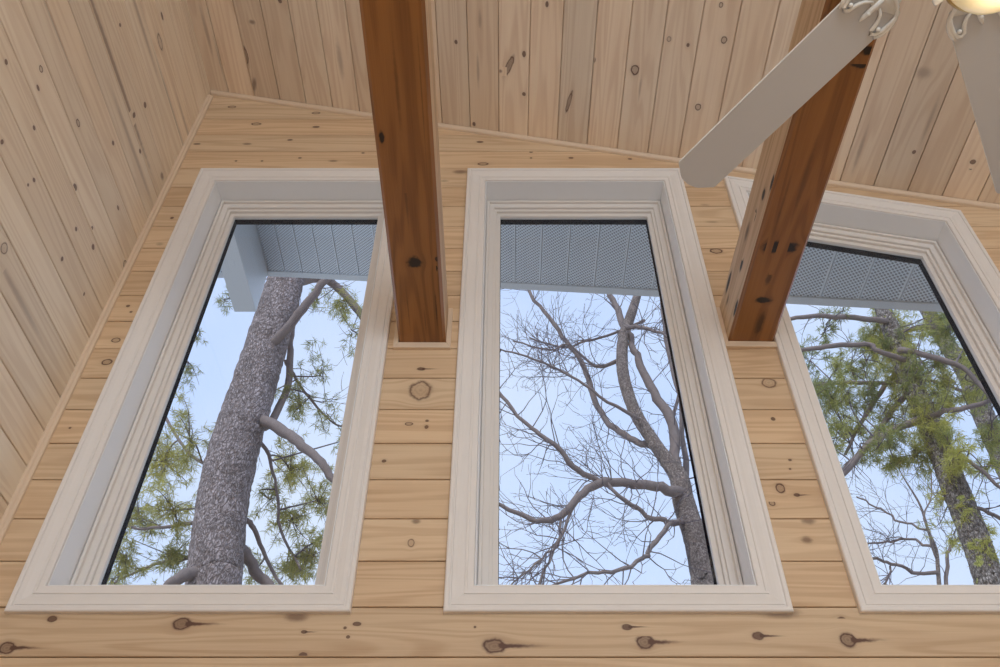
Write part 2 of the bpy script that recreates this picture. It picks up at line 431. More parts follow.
w.face([(XL-.15, YB, -.3), (XL-.15, YO, -.3), (XL-.15, YO, 5.2), (XL-.15, YB, 5.2)], [(0,0)]*4)
wall_left = w.build('wall_left', M['pine_l']); tag(wall_left, 'pale pine board wall with boards running away from the windows', 'wall', None, 'structure')

# ---- ceiling
al = math.atan(.27); CA, SA = math.cos(al), math.sin(al)
CO = Vector((XL, 0, ceil_z(XL)))
Vc = Vector((CA, 0, -SA)); Nc = Vector((-SA, 0, -CA))
def ck(lst):
    out = []
    for kk in lst:
        px, py, rx, ry, ty = kk[:5]
        r = ray(px, py); o = Vector((0,0,CZ))
        t_ = (CO - o).dot(Nc) / r.dot(Nc); p = o + r * t_; k = t_ / F
        out.append((p.y, (p - CO).dot(Vc), ry * k / .78, rx * k, ty, kk[5] if len(kk) > 5 else 0))
    return out
CK = ck([(456,42,2,2,'d'),(509,66,4,11,'l',-.36),(500,71,3,1.6,'s'),(524,54,2.2,3,'d'),(524,94,2.2,2,'d'),(569,102,2.4,11,'l',-.2),(594,60,2,3,'d'),(635,70,5.5,5,'k'),(669,39,2.6,2.6,'r'),(688,45,2,2,'d'),
 (547,4,2,3,'d'),(474,124,2,2,'d'),(698,107,3.6,3.4,'k'),(724,40,3.8,3.6,'k'),(721,5,2.5,2.5,'k'),(924,73,8,5,'f'),(973,162,3.5,2.5,'d'),(971,168,2,2,'d'),(914,152,2,2,'d'),(252,22,4,2,'s'),
 (280,1,2.5,2,'d'),(246,56,3,9,'l'),(254,85,3,7,'s',-.3),(206,30,2,20,'f'),(220,60,2,20,'f'),(480,20,2,8,'f'),(478,70,1.5,14,'f'),(340,60,3,16,'f'),(930,120,2,20,'f'),(860,150,2,20,'f'),(640,88,1.2,10,'f')])
slen = (XR - XL) / CA + .05
off = (.1096*D + .004 - XL) / CA
k0 = off - PITCH * math.floor(off / PITCH) - PITCH
edges = [k0 + PITCH * k for k in range(0, int(slen / PITCH) + 3)]
w = Wood(); planks(w, CO, (0,1,0), Vc, Nc, edges, [[(YB, -.01), (D + .03, -.01), (D + .03, slen), (YB, slen)]], CK, 9, .0018, .0034)
for dz in (.28,):
    w.face([(XL-.15, YB, ceil_z(XL)+dz), (XL-.15, YO, ceil_z(XL)+dz), (XR+.1, YO, ceil_z(XR)+dz), (XR+.1, YB, ceil_z(XR)+dz)], [(0,0)]*4)
ceiling = w.build('ceiling', M['pine_c']); tag(ceiling, 'sloping ceiling of pale knotty pine boards', 'ceiling', None, 'structure')

# ---- floor, right and rear walls (behind the camera)
m = MB(); m.box((XL-.15, YB-.15, -.12), (XR+.15, D, 0)); fl = m.build('floor', M['floor']); tag(fl, 'pale oak floor of the room', 'floor', None, 'structure')
m = MB(); m.loft([[(XR, YB, 0), (XR, D, 0), (XR, D, ceil_z(XR)), (XR, YB, ceil_z(XR))], [(XR+.15, YB, 0), (XR+.15, D, 0), (XR+.15, D, ceil_z(XR)), (XR+.15, YB, ceil_z(XR))]])
wr = m.build('wall_right', M['drywall']); tag(wr, 'plain cream wall facing the pine board wall', 'wall', None, 'structure')
m = MB()
ox0, ox1, oz0, oz1 = -.8, 2.6, .3, 3.68  # opening added and sized to light the room from behind
for a, b, c, d in ((XL, ox0, 0, 3.7), (ox1, XR, 0, 3.7), (ox0, ox1, 0, oz0), (ox0, ox1, oz1, 3.7)):
    m.box((a, YB - .15, c), (b, YB, d))
m.loft([[(XL, YB-.15, 3.7), (XR, YB-.15, 3.7), (XR, YB-.15, ceil_z(XR)), (XL, YB-.15, ceil_z(XL))], [(XL, YB, 3.7), (XR, YB, 3.7), (XR, YB, ceil_z(XR)), (XL, YB, ceil_z(XL))]])
wb = m.build('wall_rear', M['drywall']); tag(wb, 'cream wall behind the viewer with a wide opening added for fill light', 'wall', None, 'structure')
e = empty('window_4', (1, YB, oz0)); tag(e, 'unseen picture window added to the rear wall for fill light', 'window', None, 'structure')  # unseen window, added so the room is lit from behind the camera
m = MB(); poly = [(ox0, oz0), (ox1, oz0), (ox1, oz1), (ox0, oz1)]
lp = [[(x, y, z) for x, z in inset(poly, d)] for d, y in ((0, YB-.14), (0, YB-.02), (.06, YB-.02), (.06, YB-.14))]
m.loft(lp + [lp[0]], False, False); m.box((.97, YB-.12, oz0+.05), (1.03, YB-.04, oz1-.05)); m.build('window_frame', M['vinyl'], e)
m = MB(); m.box((ox0+.05, YB-.09, oz0+.05), (ox1-.05, YB-.085, oz1-.05)); m.build('pane', M['glass'], e)

# ---- mouldings
def trimstrip(name, pts_loops, label):
    m = MB(); m.loft(pts_loops); o = m.build(name, M['trimwood'], None, bevel=.003); tag(o, label, 'trim', None, 'structure'); return o
def crown(x, y_off): z = ceil_z(x); return z
tl = []
for x in (XL + .002, XR - .002):
    z = ceil_z(x) - .001
    tl.append([(x, D + .004, z), (x, D - .018, z), (x, D - .018, z - .006), (x, D - .009, z - .017), (x, D + .004, z - .020)])
trimstrip('trim_1', tl, 'slim pine moulding where the window wall meets the sloping ceiling')
tl = []
for z in (0.0, ceil_z(XL + .04) - .03):
    tl.append([(XL - .002, D + .004, z), (XL + .022, D + .004, z), (XL + .021, D - .008, z), (XL + .012, D - .009, z), (XL + .009, D - .014, z), (XL - .002, D - .016, z)])
trimstrip('trim_2', tl, 'vertical pine corner moulding between the window wall and pale side wall')

# ------------------------------------------------------------------ the three windows
LB = ['tall white window with a thick pine trunk and boxed ridge end outside it',
      'tall white square-topped window with a bare tree outside, between the two beams',
      'tall white window with a slanted head under the low end of the ceiling']
for i, o_ in enumerate(WINS):
    cx = (o_[0][0] + o_[1][0]) / 2
    e = empty('window_%d' % (i + 1), (cx, D, o_[0][1])); tag(e, LB[i], 'window', 'three tall windows', 'structure')
    m = MB(); Y = D
    frame(m, o_, [(0, Y+.004), (0, Y-.013), (.0015, Y-.0165), (.004, Y-.018), (.011, Y-.018), (.0135, Y-.0165), (.0145, Y-.0132), (.0175, Y-.0132), (.0190, Y-.0160), (.030, Y-.0150), (.040, Y-.0122),
                  (.046, Y-.0100), (.050, Y-.0090), (.0505, Y-.0125), (.053, Y-.0132), (.057, Y-.0128), (.0585, Y-.0098), (.070, Y-.0095), (.0735, Y-.0085), (.0745, Y-.006), (.0745, Y+.004)])
    m.build('casing', M['white'], e)
    m = MB(); frame(m, o_, [(.0715, Y+.004), (.0765, Y-.004), (.0785, Y-.004), (.0785, Y+.095), (.0715, Y+.095)]); m.build('jamb', M['jamb'], e)
    m = MB(); frame(m, o_, [(.0720, Y+.172), (.0720, Y+.096), (.0815, Y+.096), (.0815, Y+.0875), (.0890, Y+.088), (.0905, Y+.090), (.0905, Y+.099), (.0925, Y+.1005), (.1090, Y+.1015), (.1100, Y+.103),
                            (.1100, Y+.112), (.1185, Y+.114), (.1195, Y+.116), (.1195, Y+.126), (.1340, Y+.1275), (.1350, Y+.129), (.1350, Y+.145), (.1250, Y+.146), (.1250, Y+.171), (.0720, Y+.172)])
    fr_ = m.build('window_frame', M['vinyl'], e)
    m = MB(); frame(m, o_, [(.1260, Y+.1455), (.1365, Y+.1455), (.1365, Y+.170), (.1260, Y+.170)]); m.build('glazing_seal', M['black'], e)
    m = MB(); g = inset(o_, .128)
    m.loft([[(x, Y+.1365, z) for x, z in g], [(x, Y+.1405, z) for x, z in g]]); m.build('pane', M['glass'], e)

# ------------------------------------------------------------------ timber beams
def beam(x0, x1, z0, z1, label, seed, kb, ks, skew, chamf=.009):
    yA, yB = YB + .02, D - .0005
    e = empty('timber_beam', ((x0+x1)/2, D, z0)); tag(e, label, 'beam', 'stained ceiling beams')
    rnd = random.Random(seed)
    w = Wood(); bd = (.5, .5, 0)
    c = chamf
    sec = [(x0, z0+c), (x0+c, z0), (x1-c, z0), (x1, z0+c), (x1, z1-c), (x1-c, z1), (x0+c, z1), (x0, z1-c)]
    N = 8; run = 0
    for j in range(N):
        a, b = sec[j], sec[(j+1) % N]; L = math.hypot(b[0]-a[0], b[1]-a[1])
        ov = rnd.uniform(0, 30)
        if j == 7 or j == 3 : side = True
        else: side = False
        if j == 7 or j == 3: continue
        pts = [(a[0], yA, a[1]), (b[0], yA, b[1]), (b[0], yB, b[1]), (a[0], yB, a[1])]
        w.face(pts, [(yA, ov), (yA, ov+L), (yB, ov+L), (yB, ov)], None, bd)
        if j == 1:
            for (px, py, rx, ry, ty) in kb:
                r = ray(px, py); t_ = (z0 - CZ) / r.z; p = r * t_; k = t_ / F
                ru, rv = ry * k / .72, rx * k; ee = 3
                q = [(p.y-ru*ee, p.x-rv*ee), (p.y+ru*ee, p.x-rv*ee), (p.y+ru*ee, p.x+rv*ee), (p.y-ru*ee, p.x+rv*ee)]
                q = clip_strip(q, x0 + c, x1 - c); q = clip(q, 1, 0, yB)
                if len(q) > 2:
                    of = .0003 + .0002*rnd.random()
                    w.face([(v, u, z0 - of) for u, v in q], [(u, ov + v - x0 - c) for u, v in q], [((u-p.y)/ru, (v-p.x)/rv) for u, v in q], (bd[0], bd[1], rv), KT[ty])
    w.face([(s[0], yA, s[1]) for s in sec], [(s[0]*3, s[1]*3) for s in sec], None, bd)
    w.face([(s[0], yB, s[1]) for s in sec][::-1], [(s[0]*3, s[1]*3) for s in sec][::-1], None, bd)
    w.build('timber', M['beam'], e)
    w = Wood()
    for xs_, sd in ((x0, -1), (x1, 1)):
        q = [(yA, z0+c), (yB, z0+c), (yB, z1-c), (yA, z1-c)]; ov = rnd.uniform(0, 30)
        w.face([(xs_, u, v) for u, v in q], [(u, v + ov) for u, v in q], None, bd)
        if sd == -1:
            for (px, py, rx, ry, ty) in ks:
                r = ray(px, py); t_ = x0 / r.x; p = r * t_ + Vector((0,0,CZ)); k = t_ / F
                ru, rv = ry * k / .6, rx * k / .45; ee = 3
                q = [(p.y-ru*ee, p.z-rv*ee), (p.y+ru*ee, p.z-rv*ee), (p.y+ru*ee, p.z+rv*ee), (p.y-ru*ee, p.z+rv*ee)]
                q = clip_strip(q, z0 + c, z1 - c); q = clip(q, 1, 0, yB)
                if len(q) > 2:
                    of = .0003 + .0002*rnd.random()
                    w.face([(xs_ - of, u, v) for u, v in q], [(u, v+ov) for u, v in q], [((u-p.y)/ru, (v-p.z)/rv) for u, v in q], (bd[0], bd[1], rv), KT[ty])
    s = w.build('side_face', M['beam_side'], e); tag(s, 'lighter side of the beam')
    # collar where the beam enters the wall
    g = .0005; t_ = .016; h = .024; y0, y1 = D - .014, D + .002
    m = MB()
    sec1 = [(x0-g-t_, z1-.012), (x0-g-t_, z0-g-h), (x1+g+t_, z0-g-h), (x1+g+t_, z1-.012), (x1+g, z1-.012), (x1+g, z0-g), (x0-g, z0-g), (x0-g, z1-.012)]
    for q in ((0, 1, 6, 7), (1, 2, 5, 6), (2, 3, 4, 5)):
        m.loft([[(sec1[k][0], y0, sec1[k][1]) for k in q], [(sec1[k][0], y1, sec1[k][1]) for k in q]])
    cl = m.build('collar', M['trimwood'], e, bevel=.002); tag(cl, 'pale pine collar around the beam end')
    e.rotation_euler = (0, 0, math.atan(skew))
ZB = CZ + D * .984 - .011
beam(-.1743*D, -.097*D, ZB - .003, ZB + .172, 'stained timber beam meeting the wall between trunk-view window and bare-tree window', 21,
     [(414,262,7,4.5,'D'),(405,256,4,2.5,'D'),(434,268,3,3,'D'),(436,259,1.6,2,'d'),(380,138,2.4,5,'D'),(431,150,.8,60,'t'),(420,100,.7,40,'f'),(395,90,1.5,30,'f'),(405,200,1.2,18,'f'),(436,310,.7,14,'t'),(408,310,.6,16,'f'),(425,320,.6,12,'f')], [], .006)
beam(.366*D, .4415*D, ZB + .002, ZB + .174, 'stained timber beam with dark knots, crossed by a white fan blade', 22,
     [(777,247,16,5,'D'),(762,300,7,2.6,'D'),(767,279,2.4,6,'s'),(759,324,3,10,'s'),(866,50,12,3.5,'D'),(853,64,8,2.5,'D'),(800,180,2,30,'f'),(780,200,1.2,24,'f')],
     [(740,265,1.3,5,'D'),(728,282,1.3,8,'D'),(735,308,1.3,6,'D'),(760,195,1.4,4,'D'),(768,183,1.3,5,'D'),(752,216,1.4,4,'D'),(727,300,1.2,4,'s'),(745,232,1.5,6,'s'),(790,120,1.5,6,'s')], .018)

# ------------------------------------------------------------------ ceiling fan
def fan():
    HX, HY, HZ = .940, .652, CZ + 1.852
    e = empty('ceiling_fan', (HX, HY, ceil_z(HX))); tag(e, 'white ceiling fan with a lit cream glass bowl', 'ceiling fan')
    zc = ceil_z(HX)
    m = MB(); m.lathe((HX, HY, 0), [(.001, zc+.01), (.07, zc+.01), (.07, zc-.03), (.055, zc-.06), (.02, zc-.075), (.001, zc-.075)]); m.build('canopy', M['fanmetal'], e, True)
    m = MB(); m.lathe((HX, HY, 0), [(.0127, zc-.07), (.0127, HZ+.13)], 16); m.build('downrod', M['fanmetal'], e, True)
    m = MB(); m.lathe((HX, HY, 0), [(.001, HZ+.15), (.03, HZ+.145), (.045, HZ+.12), (.10, HZ+.105), (.118, HZ+.08), (.12, HZ+.03), (.105, HZ+.014), (.08, HZ+.008), (.001, HZ+.008)], 40); m.build('motor_housing', M['fanmetal'], e, True)
    m = MB(); m.lathe((HX, HY, 0), [(.001, HZ+.008), (.06, HZ+.006), (.062, HZ-.03), (.05, HZ-.135), (.078, HZ-.155), (.086, HZ-.181), (.001, HZ-.182)], 40); m.build('switch_housing', M['fanmetal'], e, True)
    m = MB(); m.lathe((HX, HY, 0), [(.085, HZ-.178), (.095, HZ-.182), (.098, HZ-.192), (.094, HZ-.198), (.087, HZ-.200), (.083, HZ-.19)], 48); m.build('bowl_rim', M['brassy'], e, True)
    m = MB(); m.lathe((HX, HY, 0), [(.001, HZ-.184), (.084, HZ-.186), (.092, HZ-.198), (.089, HZ-.218), (.076, HZ-.238), (.053, HZ-.253), (.022, HZ-.260), (.001, HZ-.261)], 48)
    t = NT('lit cream glass'); t.b.inputs['Base Color'].default_value = s2l(250, 236, 196); t.b.inputs['Roughness'].default_value = .25
    t.b.inputs['Emission Color'].default_value = s2l(255, 226, 160); t.b.inputs['Emission Strength'].default_value = .2
    m.build('lamp_bowl', t.m, e, True)
    for k in range(3):
        a = math.radians(138 + 120*k); d = Vector((math.cos(a), math.sin(a), 0)); c = Vector((HX, HY, HZ-.188))
        m = MB(); m.tube([c + d*.093, c + d*.098, c + d*.100, c + d*.116, c + d*.119], [.003, .003, .0075, .0075, .005], 14); m.build('thumb_screw', M['fanmetal'], e, True)
    for k in range(5):
        a = math.radians((125.8, 57.2, -16.5, -88.5, -161.5)[k]); d = Vector((math.cos(a), math.sin(a), 0)); n = Vector((math.sin(a), -math.cos(a), 0))
        P = lambda r, s, z: Vector((HX, HY, HZ + z)) + d*(r + (.032 if r > .12 else 0)) + n*s
        hw = .0642
        out = []
        for t_ in range(0, 9):                                   # rounded root
            g = math.pi * (t_ / 8) ; out.append((.190 - .052*math.sin(g), -hw*math.cos(g)))
        out = out[::-1]
        tipc = [(.722, -hw), (.727, -hw*.98), (.752, -hw*.49), (.756, -hw*.36), (.760, 0), (.756, hw*.36), (.752, hw*.49), (.727, hw*.98), (.722, hw)]
        poly = out[::-1] + tipc[::-1]
        m = MB(); m.loft([[P(r, s, 0) for r, s in poly], [P(r, s, .006) for r, s in poly]])
        b = m.build('blade', M['fanwhite'], e)
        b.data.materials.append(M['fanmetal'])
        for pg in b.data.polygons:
            if abs(pg.normal.z) < .5: pg.material_index = 1  # edge faces painted brighter than the greyer blade, as if catching light
        # scrolled blade iron under the root
        m = MB(); B = lambda r, s, z: P(r - .082 if r > .21 else (.05 + (r-.085)*.6), s, z)
        arm = [(.085, .016), (.15, .013), (.20, .018), (.225, .04), (.232, .058)]
        top = [(r, s) for r, s in arm]; bot = [(r, -s) for r, s in arm][::-1]
        pl = top + [(.243, .05), (.250, .03), (.258, .012), (.262, 0), (.258, -.012), (.250, -.03), (.243, -.05)] + bot
        m.loft([[B(r, s, -.0055) for r, s in pl], [B(r, s, -.0005) for r, s in pl]])
        rim = [(.272 - .056*math.sin(math.pi*q/14), -(hw+.003)*math.cos(math.pi*q/14)) for q in range(15)]
        rim = [(.305, -(hw-.004)), (.29, -(hw+.001))] + rim + [(.29, hw+.001), (.305, hw-.004)]
        m.tube([B(r, s, -.003) for r, s in rim], [.003] + [.0055]*(len(rim)-2) + [.003], 8)
        for sg in (-1, 1):
            m.tube([B(r, sg*s, -.004) for r, s in [(.236, .056), (.258, .060), (.282, .060), (.298, .054), (.302, .046), (.296, .039), (.286, .038), (.274, .034), (.262, .026), (.252, .012)]],
                   [.003, .0045, .0055, .005, .005, .005, .0055, .005, .0045, .003], 8)
        m.tube([B(r, s, -.004) for r, s in [(.23, 0), (.262, 0), (.285, 0), (.298, 0)]], [.006, .007, .006, .002], 8)
        for (r, s) in ((.285, .048), (.285, -.048), (.275, 0)):
            m.lathe(B(r, s, -.012), [(.001, 0), (.004, .0005), (.0055, .004), (.0055, .006)], 12)
        m.build('bracket', M['fanmetal'], b, True)
fan()

# ------------------------------------------------------------------ eaves outside
def edge_y(x): return D * (1.678 - .377 * x / D) - .018
def sof_z(x): return CZ + D * (1.878 - .5 * x / D)
XRDG = -.842 * D
BW = .149
e = empty('roof_eave', (0, YO, sof_z(0))); tag(e, 'white perforated soffit and fascia of the roof overhang outside', 'eave', None, 'structure')
w = Wood()
def sof(xa, xb, sgn):
    # panel strips running outward; each with V grooves
    L = abs(xb - xa); n = int(L / .145) + 1
    f = math.sqrt(1.25)
    for i in range(n):
        a0 = xa + sgn * i * .145 + .0; a1 = a0 + sgn * .145
        for (p, q, zp, zq) in ((0, .035, .010, 0), (.035, 1, 0, 0)):
            x0_, x1_ = a0 + (a1-a0)*p, a0 + (a1-a0)*q
            def Z(x): return sof_z(x) if sgn > 0 else sof_z(XRDG) - .5*(XRDG - x)
            def Yk(x): return edge_y(x) if sgn > 0 else edge_y(XRDG) - .377*(XRDG - x)
            pts = [(x0_, YO - .02, Z(x0_)+zp), (x1_, YO - .02, Z(x1_)+zq), (x1_, Yk(x1_), Z(x1_)+zq), (x0_, Yk(x0_), Z(x0_)+zp)]
            w.face(pts, [(v[0]*f, v[1]) for v in pts])
sof(XRDG, 3.4, 1); sof(XRDG, -3.6, -1)
w.build('soffit', M['soffit'], e)
def slabs(name, y0, y1, z0, z1, mat):
    m = MB()
    for sg, xe in ((1, 3.4), (-1, -3.6)):
        lp = []
        for x in (XRDG, xe):
            Z = sof_z(XRDG) - .5*abs(XRDG - x); Yk = edge_y(XRDG) - .377*abs(x - XRDG)
            lp.append([(x, Yk + y0, Z + z0), (x, Yk + y1, Z + z0), (x, Yk + y1, Z + z1), (x, Yk + y0, Z + z1)])
        m.loft(lp)
    return m.build(name, mat, e)
slabs('fascia', 0, .022, -.010, .19, M['alum'])
slabs('trim_channel', -.024, -.0005, -.012, -.001, M['alum'])
m = MB()
for sg, xe in ((1, 3.4), (-1, -3.6)):
    lp = []
    for x in (XRDG, xe):
        Z = sof_z(XRDG) - .5*abs(XRDG - x) + .16; Yk = edge_y(XRDG) - .377*abs(x - XRDG)
        lp.append([(x, D - .1, Z), (x, Yk, Z), (x, Yk, Z + .05), (x, D - .1, Z + .05)])
    m.loft(lp)
m.build('roof_deck', M['siding'], e)
m = MB()                                                     # gable wall up to the soffit
m.loft([[(XL-.15, y, ceil_z(XL)-.1), (XR+.1, y, ceil_z(XR)-.1), (XR+.1, y, max(ceil_z(XR), sof_z(XR)+.16)), (XL-.15, y, sof_z(XL-.15)+.16)] for y in (YO - .04, YO - .001)])
m.build('gable_siding', M['siding'], e)
m = MB(); bx1 = XRDG + .002; bx0 = bx1 - BW
m.box((bx0, YO - .005, CZ + 2.092*D - .0), (bx1, 1.982*D, sof_z(XRDG) - .002)); o = m.build('boxed_beam', M['alum'], None, bevel=.004)
tag(o, 'white metal-wrapped ridge beam end jutting out under the eave', 'beam', None, 'structure')

# ------------------------------------------------------------------ trees
GZ = -.32
def smooth_pts(pts, k=4):
    out = []; n = len(pts)
    for i in range(n - 1):
        p0, p1, p2, p3 = pts[max(i-1, 0)], pts[i], pts[i+1], pts[min(i+2, n-1)]
        for j in range(k):
            t = j / k
            out.append(tuple(.5 * ((2*b) + (-a + c)*t + (2*a - 5*b + 4*c - d)*t*t + (-a + 3*b - 3*c + d)*t**3) for a, b, c, d in zip(p0, p1, p2, p3)))
    out.append(tuple(pts[-1])); return out
def pxline(pts, y, wob=0):
    """(px, py, width px[, dy]) -> smooth world points and radii at about depth y."""
    P = []
    for q in pts:
        px, py, wd = q[:3]; yy = y + (q[3] if len(q) > 3 else 0)
        p = at_y(px, py, yy); r = ray(px, py)
        P.append((p.x, p.y, p.z, .5 * wd * (yy / r.y) / F))
    S = smooth_pts(P, 5)
    pts = [Vector(s[:3]) for s in S]
    if wob:
        o = Vector((0, 0, 0)); q = []
        for p in pts:
            o = o * .72 + Vector((random.gauss(0, wob), random.gauss(0, wob), random.gauss(0, wob))); q.append(p + o)
        q[0] = pts[0]; pts = q
    return pts, [max(.001, s[3]) for s in S]
def extend_to_ground(pts, rad, flare=1.25):
    p = pts[0]; d = (pts[0] - pts[3]).normalized()
    if d.z > -.2: d = Vector((0, 0, -1))
    d = (d + Vector((0, 0, -1.6))).normalized()
    L = (GZ - p.z) / d.z
    ex = [p + d * L * t for t in (1.02, .95, .75, .5, .25)]
    er = [rad[0] * f for f in (flare*1.35, flare*1.15, flare, 1 + (flare-1)*.6, 1 + (flare-1)*.25)]
    return ex + pts, er + rad
class Twigs:
    def __init__(s): s.m = MB()
    def grow(s, p, d, L, r, lvl, spread=.8, up=.15, flat=1.0):
        n = max(3, int(L / .10)); pts = [p.copy()]; dd = d.normalized(); kids = []
        for i in range(n):
            dd = (dd + Vector((random.gauss(0, .22), random.gauss(0, .22)*flat, random.gauss(0, .22) + up*.25))).normalized()
            pts.append(pts[-1] + dd * (L / n))
            if lvl > 0 and i >= 1 and random.random() < .62: kids.append((pts[-1].copy(), dd.copy(), 1 - i / n))
        s.m.tube(pts, [max(.0016, r * (1 - .8*k/n)) for k in range(n + 1)], 4, 0, False)
        for q, kd, f in kids:
            side = Vector((random.gauss(0, 1), random.gauss(0, 1)*flat, random.gauss(0, 1))).normalized()
            s.grow(q, kd + side * spread, L * random.uniform(.32, .62) * (.5 + .5*f), max(.0016, r * .58), lvl - 1, spread, up, flat)
    def along(s, pts, rad, n, L, r, lvl, t0=.15, spread=1.2, up=.2):
        for _ in range(n):
            i = int(random.uniform(t0, 1) * (len(pts) - 2)); p = pts[i]
            d = (pts[i+1] - pts[i]).normalized()
            sd = Vector((random.gauss(0, 1), random.gauss(0, .7), random.gauss(0, 1))).normalized()
            s.grow(p, d + sd * spread, L * random.uniform(.5, 1.1), min(r, rad[i]*.6), lvl, .9, up)
def tuft(w, c, d, n, L, tone):
    for _ in range(n):
        v = (d * .5 + Vector((random.gauss(0, 1), random.gauss(0, 1), random.gauss(0, 1))).normalized()).normalized()
        l = L * random.uniform(.6, 1.15); wd = random.uniform(.0016, .0032)
        s = v.cross(Vector((random.gauss(0, 1), random.gauss(0, 1), random.gauss(0, 1)))).normalized() * wd
        b = c + d * random.uniform(-.03, .03)
        q = b + v * l * .55 + Vector((0, 0, -.08 * l)); tp = b + v * l + Vector((0, 0, -.22 * l))
        t = min(1, max(0, tone + random.gauss(0, .16)))
        w.face([b - s*.6, b + s*.6, q + s, q - s], [(0, 0)]*4, None, (t, .5, 0))
        w.face([q - s, q + s, tp], [(0, 0)]*3, None, (t, .5, 0))
def blobs(w, tw, lst, y, anchors=(), dens=2.0, L=.078, nn=18):
    for (px, py, rx, ry, n, tone) in lst:
        yy = y + random.uniform(-.3, .9)
        c = at_y(px, py, yy); k = (yy / ray(px, py).y) / F
        if anchors:
            q = min(anchors, key=lambda p: (p - c).length + .25 * max(0, p.z - c.z)); mid = (q + c) / 2 + Vector((random.gauss(0, .05), random.gauss(0, .05), .10 * (q - c).length))
            pp = [Vector(v) for v in smooth_pts([tuple(q), tuple(mid), tuple(c)], 5)]
            tw.m.tube(pp, [.009 - .005*i/(len(pp)-1) for i in range(len(pp))], 5, 0, False)
        n = int(n * dens); rx *= 1.12; ry *= 1.12
        ns = max(3, n // 5)
        for j in range(ns):
            a = random.uniform(0, 2*math.pi); q = random.uniform(.25, 1.0)
            tgt = c + Vector((math.cos(a)*rx*k*q, random.gauss(0, .22), math.sin(a)*ry*k*1.25*q))
            st = c + (tgt - c) * random.uniform(-.25, .15)
            mid = (st + tgt)/2 + Vector((random.gauss(0, .03), random.gauss(0, .03), random.gauss(0, .04)))
            pts = smooth_pts([tuple(st), tuple(mid), tuple(tgt)], 4); pts = [Vector(p) for p in pts]
            tw.m.tube(pts, [.005 - .0035*i/(len(pts)-1) for i in range(len(pts))], 4, 0, False)
            for i in range(max(2, n // ns + 1)):
                t = random.uniform(.3, 1); p = pts[min(len(pts)-1, int(t*(len(pts)-1)+.5))]
                d = (tgt - st).normalized() + Vector((random.gauss(0, .5), random.gauss(0, .5), random.gauss(0, .5)))
                tuft(w, p + Vector((random.gauss(0, .035), random.gauss(0, .035), random.gauss(0, .035))), d.normalized(), nn, L, tone)
def tree(name, label, cat, group, y, trunk, branches, bark, brmat, wob=.006, up_ext=2.5):
    pts, rad = pxline(trunk, y)
    # carry the stem on above the eave line and down to the ground
    d = (pts[-1] - pts[-4]).normalized(); d = (d + Vector((0, 0, .6))).normalized()
    for k in range(1, 6): pts.append(pts[-1] + d * (up_ext / 5)); rad.append(rad[-1] * .86)
    pts, rad = extend_to_ground(pts, rad)
    e = empty(name, (pts[0].x, pts[0].y, GZ)); tag(e, label, cat, group)
    m = MB(); dense = smooth_pts([(*p, r) for p, r in zip(pts, rad)], 3)
    m.tube([Vector(q[:3]) for q in dense], [q[3] for q in dense], 20, .035); m.build('trunk', M[bark], e, True)
    out = []
    for b in branches:
        bp, br = pxline(b, y, wob); m = MB(); m.tube(bp, br, 9, .05); m.build('branch', M[brmat], e, True); out.append((bp, br))
    return e, pts, rad, out

# -- big pine outside the first window
e, tp, tr_, br = tree('pine_tree', 'thick grey pine trunk close outside, rising past the boxed ridge end', 'tree', 'trees outside', 5.9,
    [(213,590,55), (222,507,51), (232,458,50), (247,408,46), (262,359,42), (277,310,39), (286,280,35)],
    [[(258,352,11,.05),(276,341,10,-.15),(298,314,9,-.3),(318,290,8,-.4),(330,276,8,-.4),(345,255,7,-.4)],
     [(262,428,9,.1),(273,418,8,.2),(287,388,7,.3),(290,359,7,.3),(290,335,6,.3),(296,300,5,.3)],
     [(246,416,13,.1),(271,424,12,-.1),(293,438,11,-.2),(318,459,9,-.3),(336,481,8,-.3),(365,520,7,-.3)],
     [(232,545,14,.1),(246,553,12,.2),(261,577,11,.3),(275,592,10,.3),(295,625,9,.3)],
     [(288,285,12,.1),(318,277,9,.4),(340,290,8,.5),(362,317,7,.5),(385,345,6,.5)],
     [(246,520,6,.2),(256,530,5,.3),(266,555,4,.4),(285,590,3,.4)],
     [(212,566,15,0),(190,574,14,-.2),(174,582,11,-.3),(160,592,8,-.3)],
     [(205,560,6,.4),(180,560,4,.6),(150,566,3,.7),(115,585,2,.7)],
     [(212,520,5,.4),(180,525,4,.6),(150,530,3,.7),(120,525,2,.7)],
     [(220,470,4,.4),(190,455,3,.6),(165,415,3,.8),(150,380,2,.8)],
     [(245,430,4,.3),(266,450,4,.4),(275,480,3,.5),(280,530,3,.6),(300,570,2,.6)],
     [(285,360,3,.4),(300,385,3,.6),(330,420,2,.7),(350,425,2,.7)]], 'bark', 'branch')
tw = Twigs()
for b in (br[0], br[4], br[11]): tw.along(b[0], b[1], 10, .55, .006, 1)
for b in br[7:11]: tw.along(b[0], b[1], 8, .4, .004, 1)
w = Wood()
blobs(w, tw, [(152,405,18,34,26,.35),(188,362,14,16,14,.25),(200,335,8,12,8,.2),(165,462,34,28,70,.75),(190,440,20,22,30,.6),(140,520,36,26,46,.5),(175,510,24,26,36,.65),(125,560,26,18,32,.45),(170,555,28,22,30,.4),
  (225,300,12,14,10,.2),(300,405,22,26,30,.4),(322,372,10,22,12,.3),(268,395,8,10,6,.3),(290,470,26,18,46,.75),(318,500,16,24,26,.5),(292,520,30,26,40,.55),(270,500,14,30,16,.4),(312,555,26,24,44,.5),(285,572,26,14,26,.45),(345,300,16,16,20,.5),
  (352,330,10,14,10,.4),(318,300,12,14,10,.3),(330,420,14,10,10,.35),(335,540,8,30,18,.4),(255,570,10,12,8,.5),(112,580,18,10,16,.4),(345,440,10,18,10,.4)], 6.3, anchors=[p for b in br for p in b[0]] + tp)
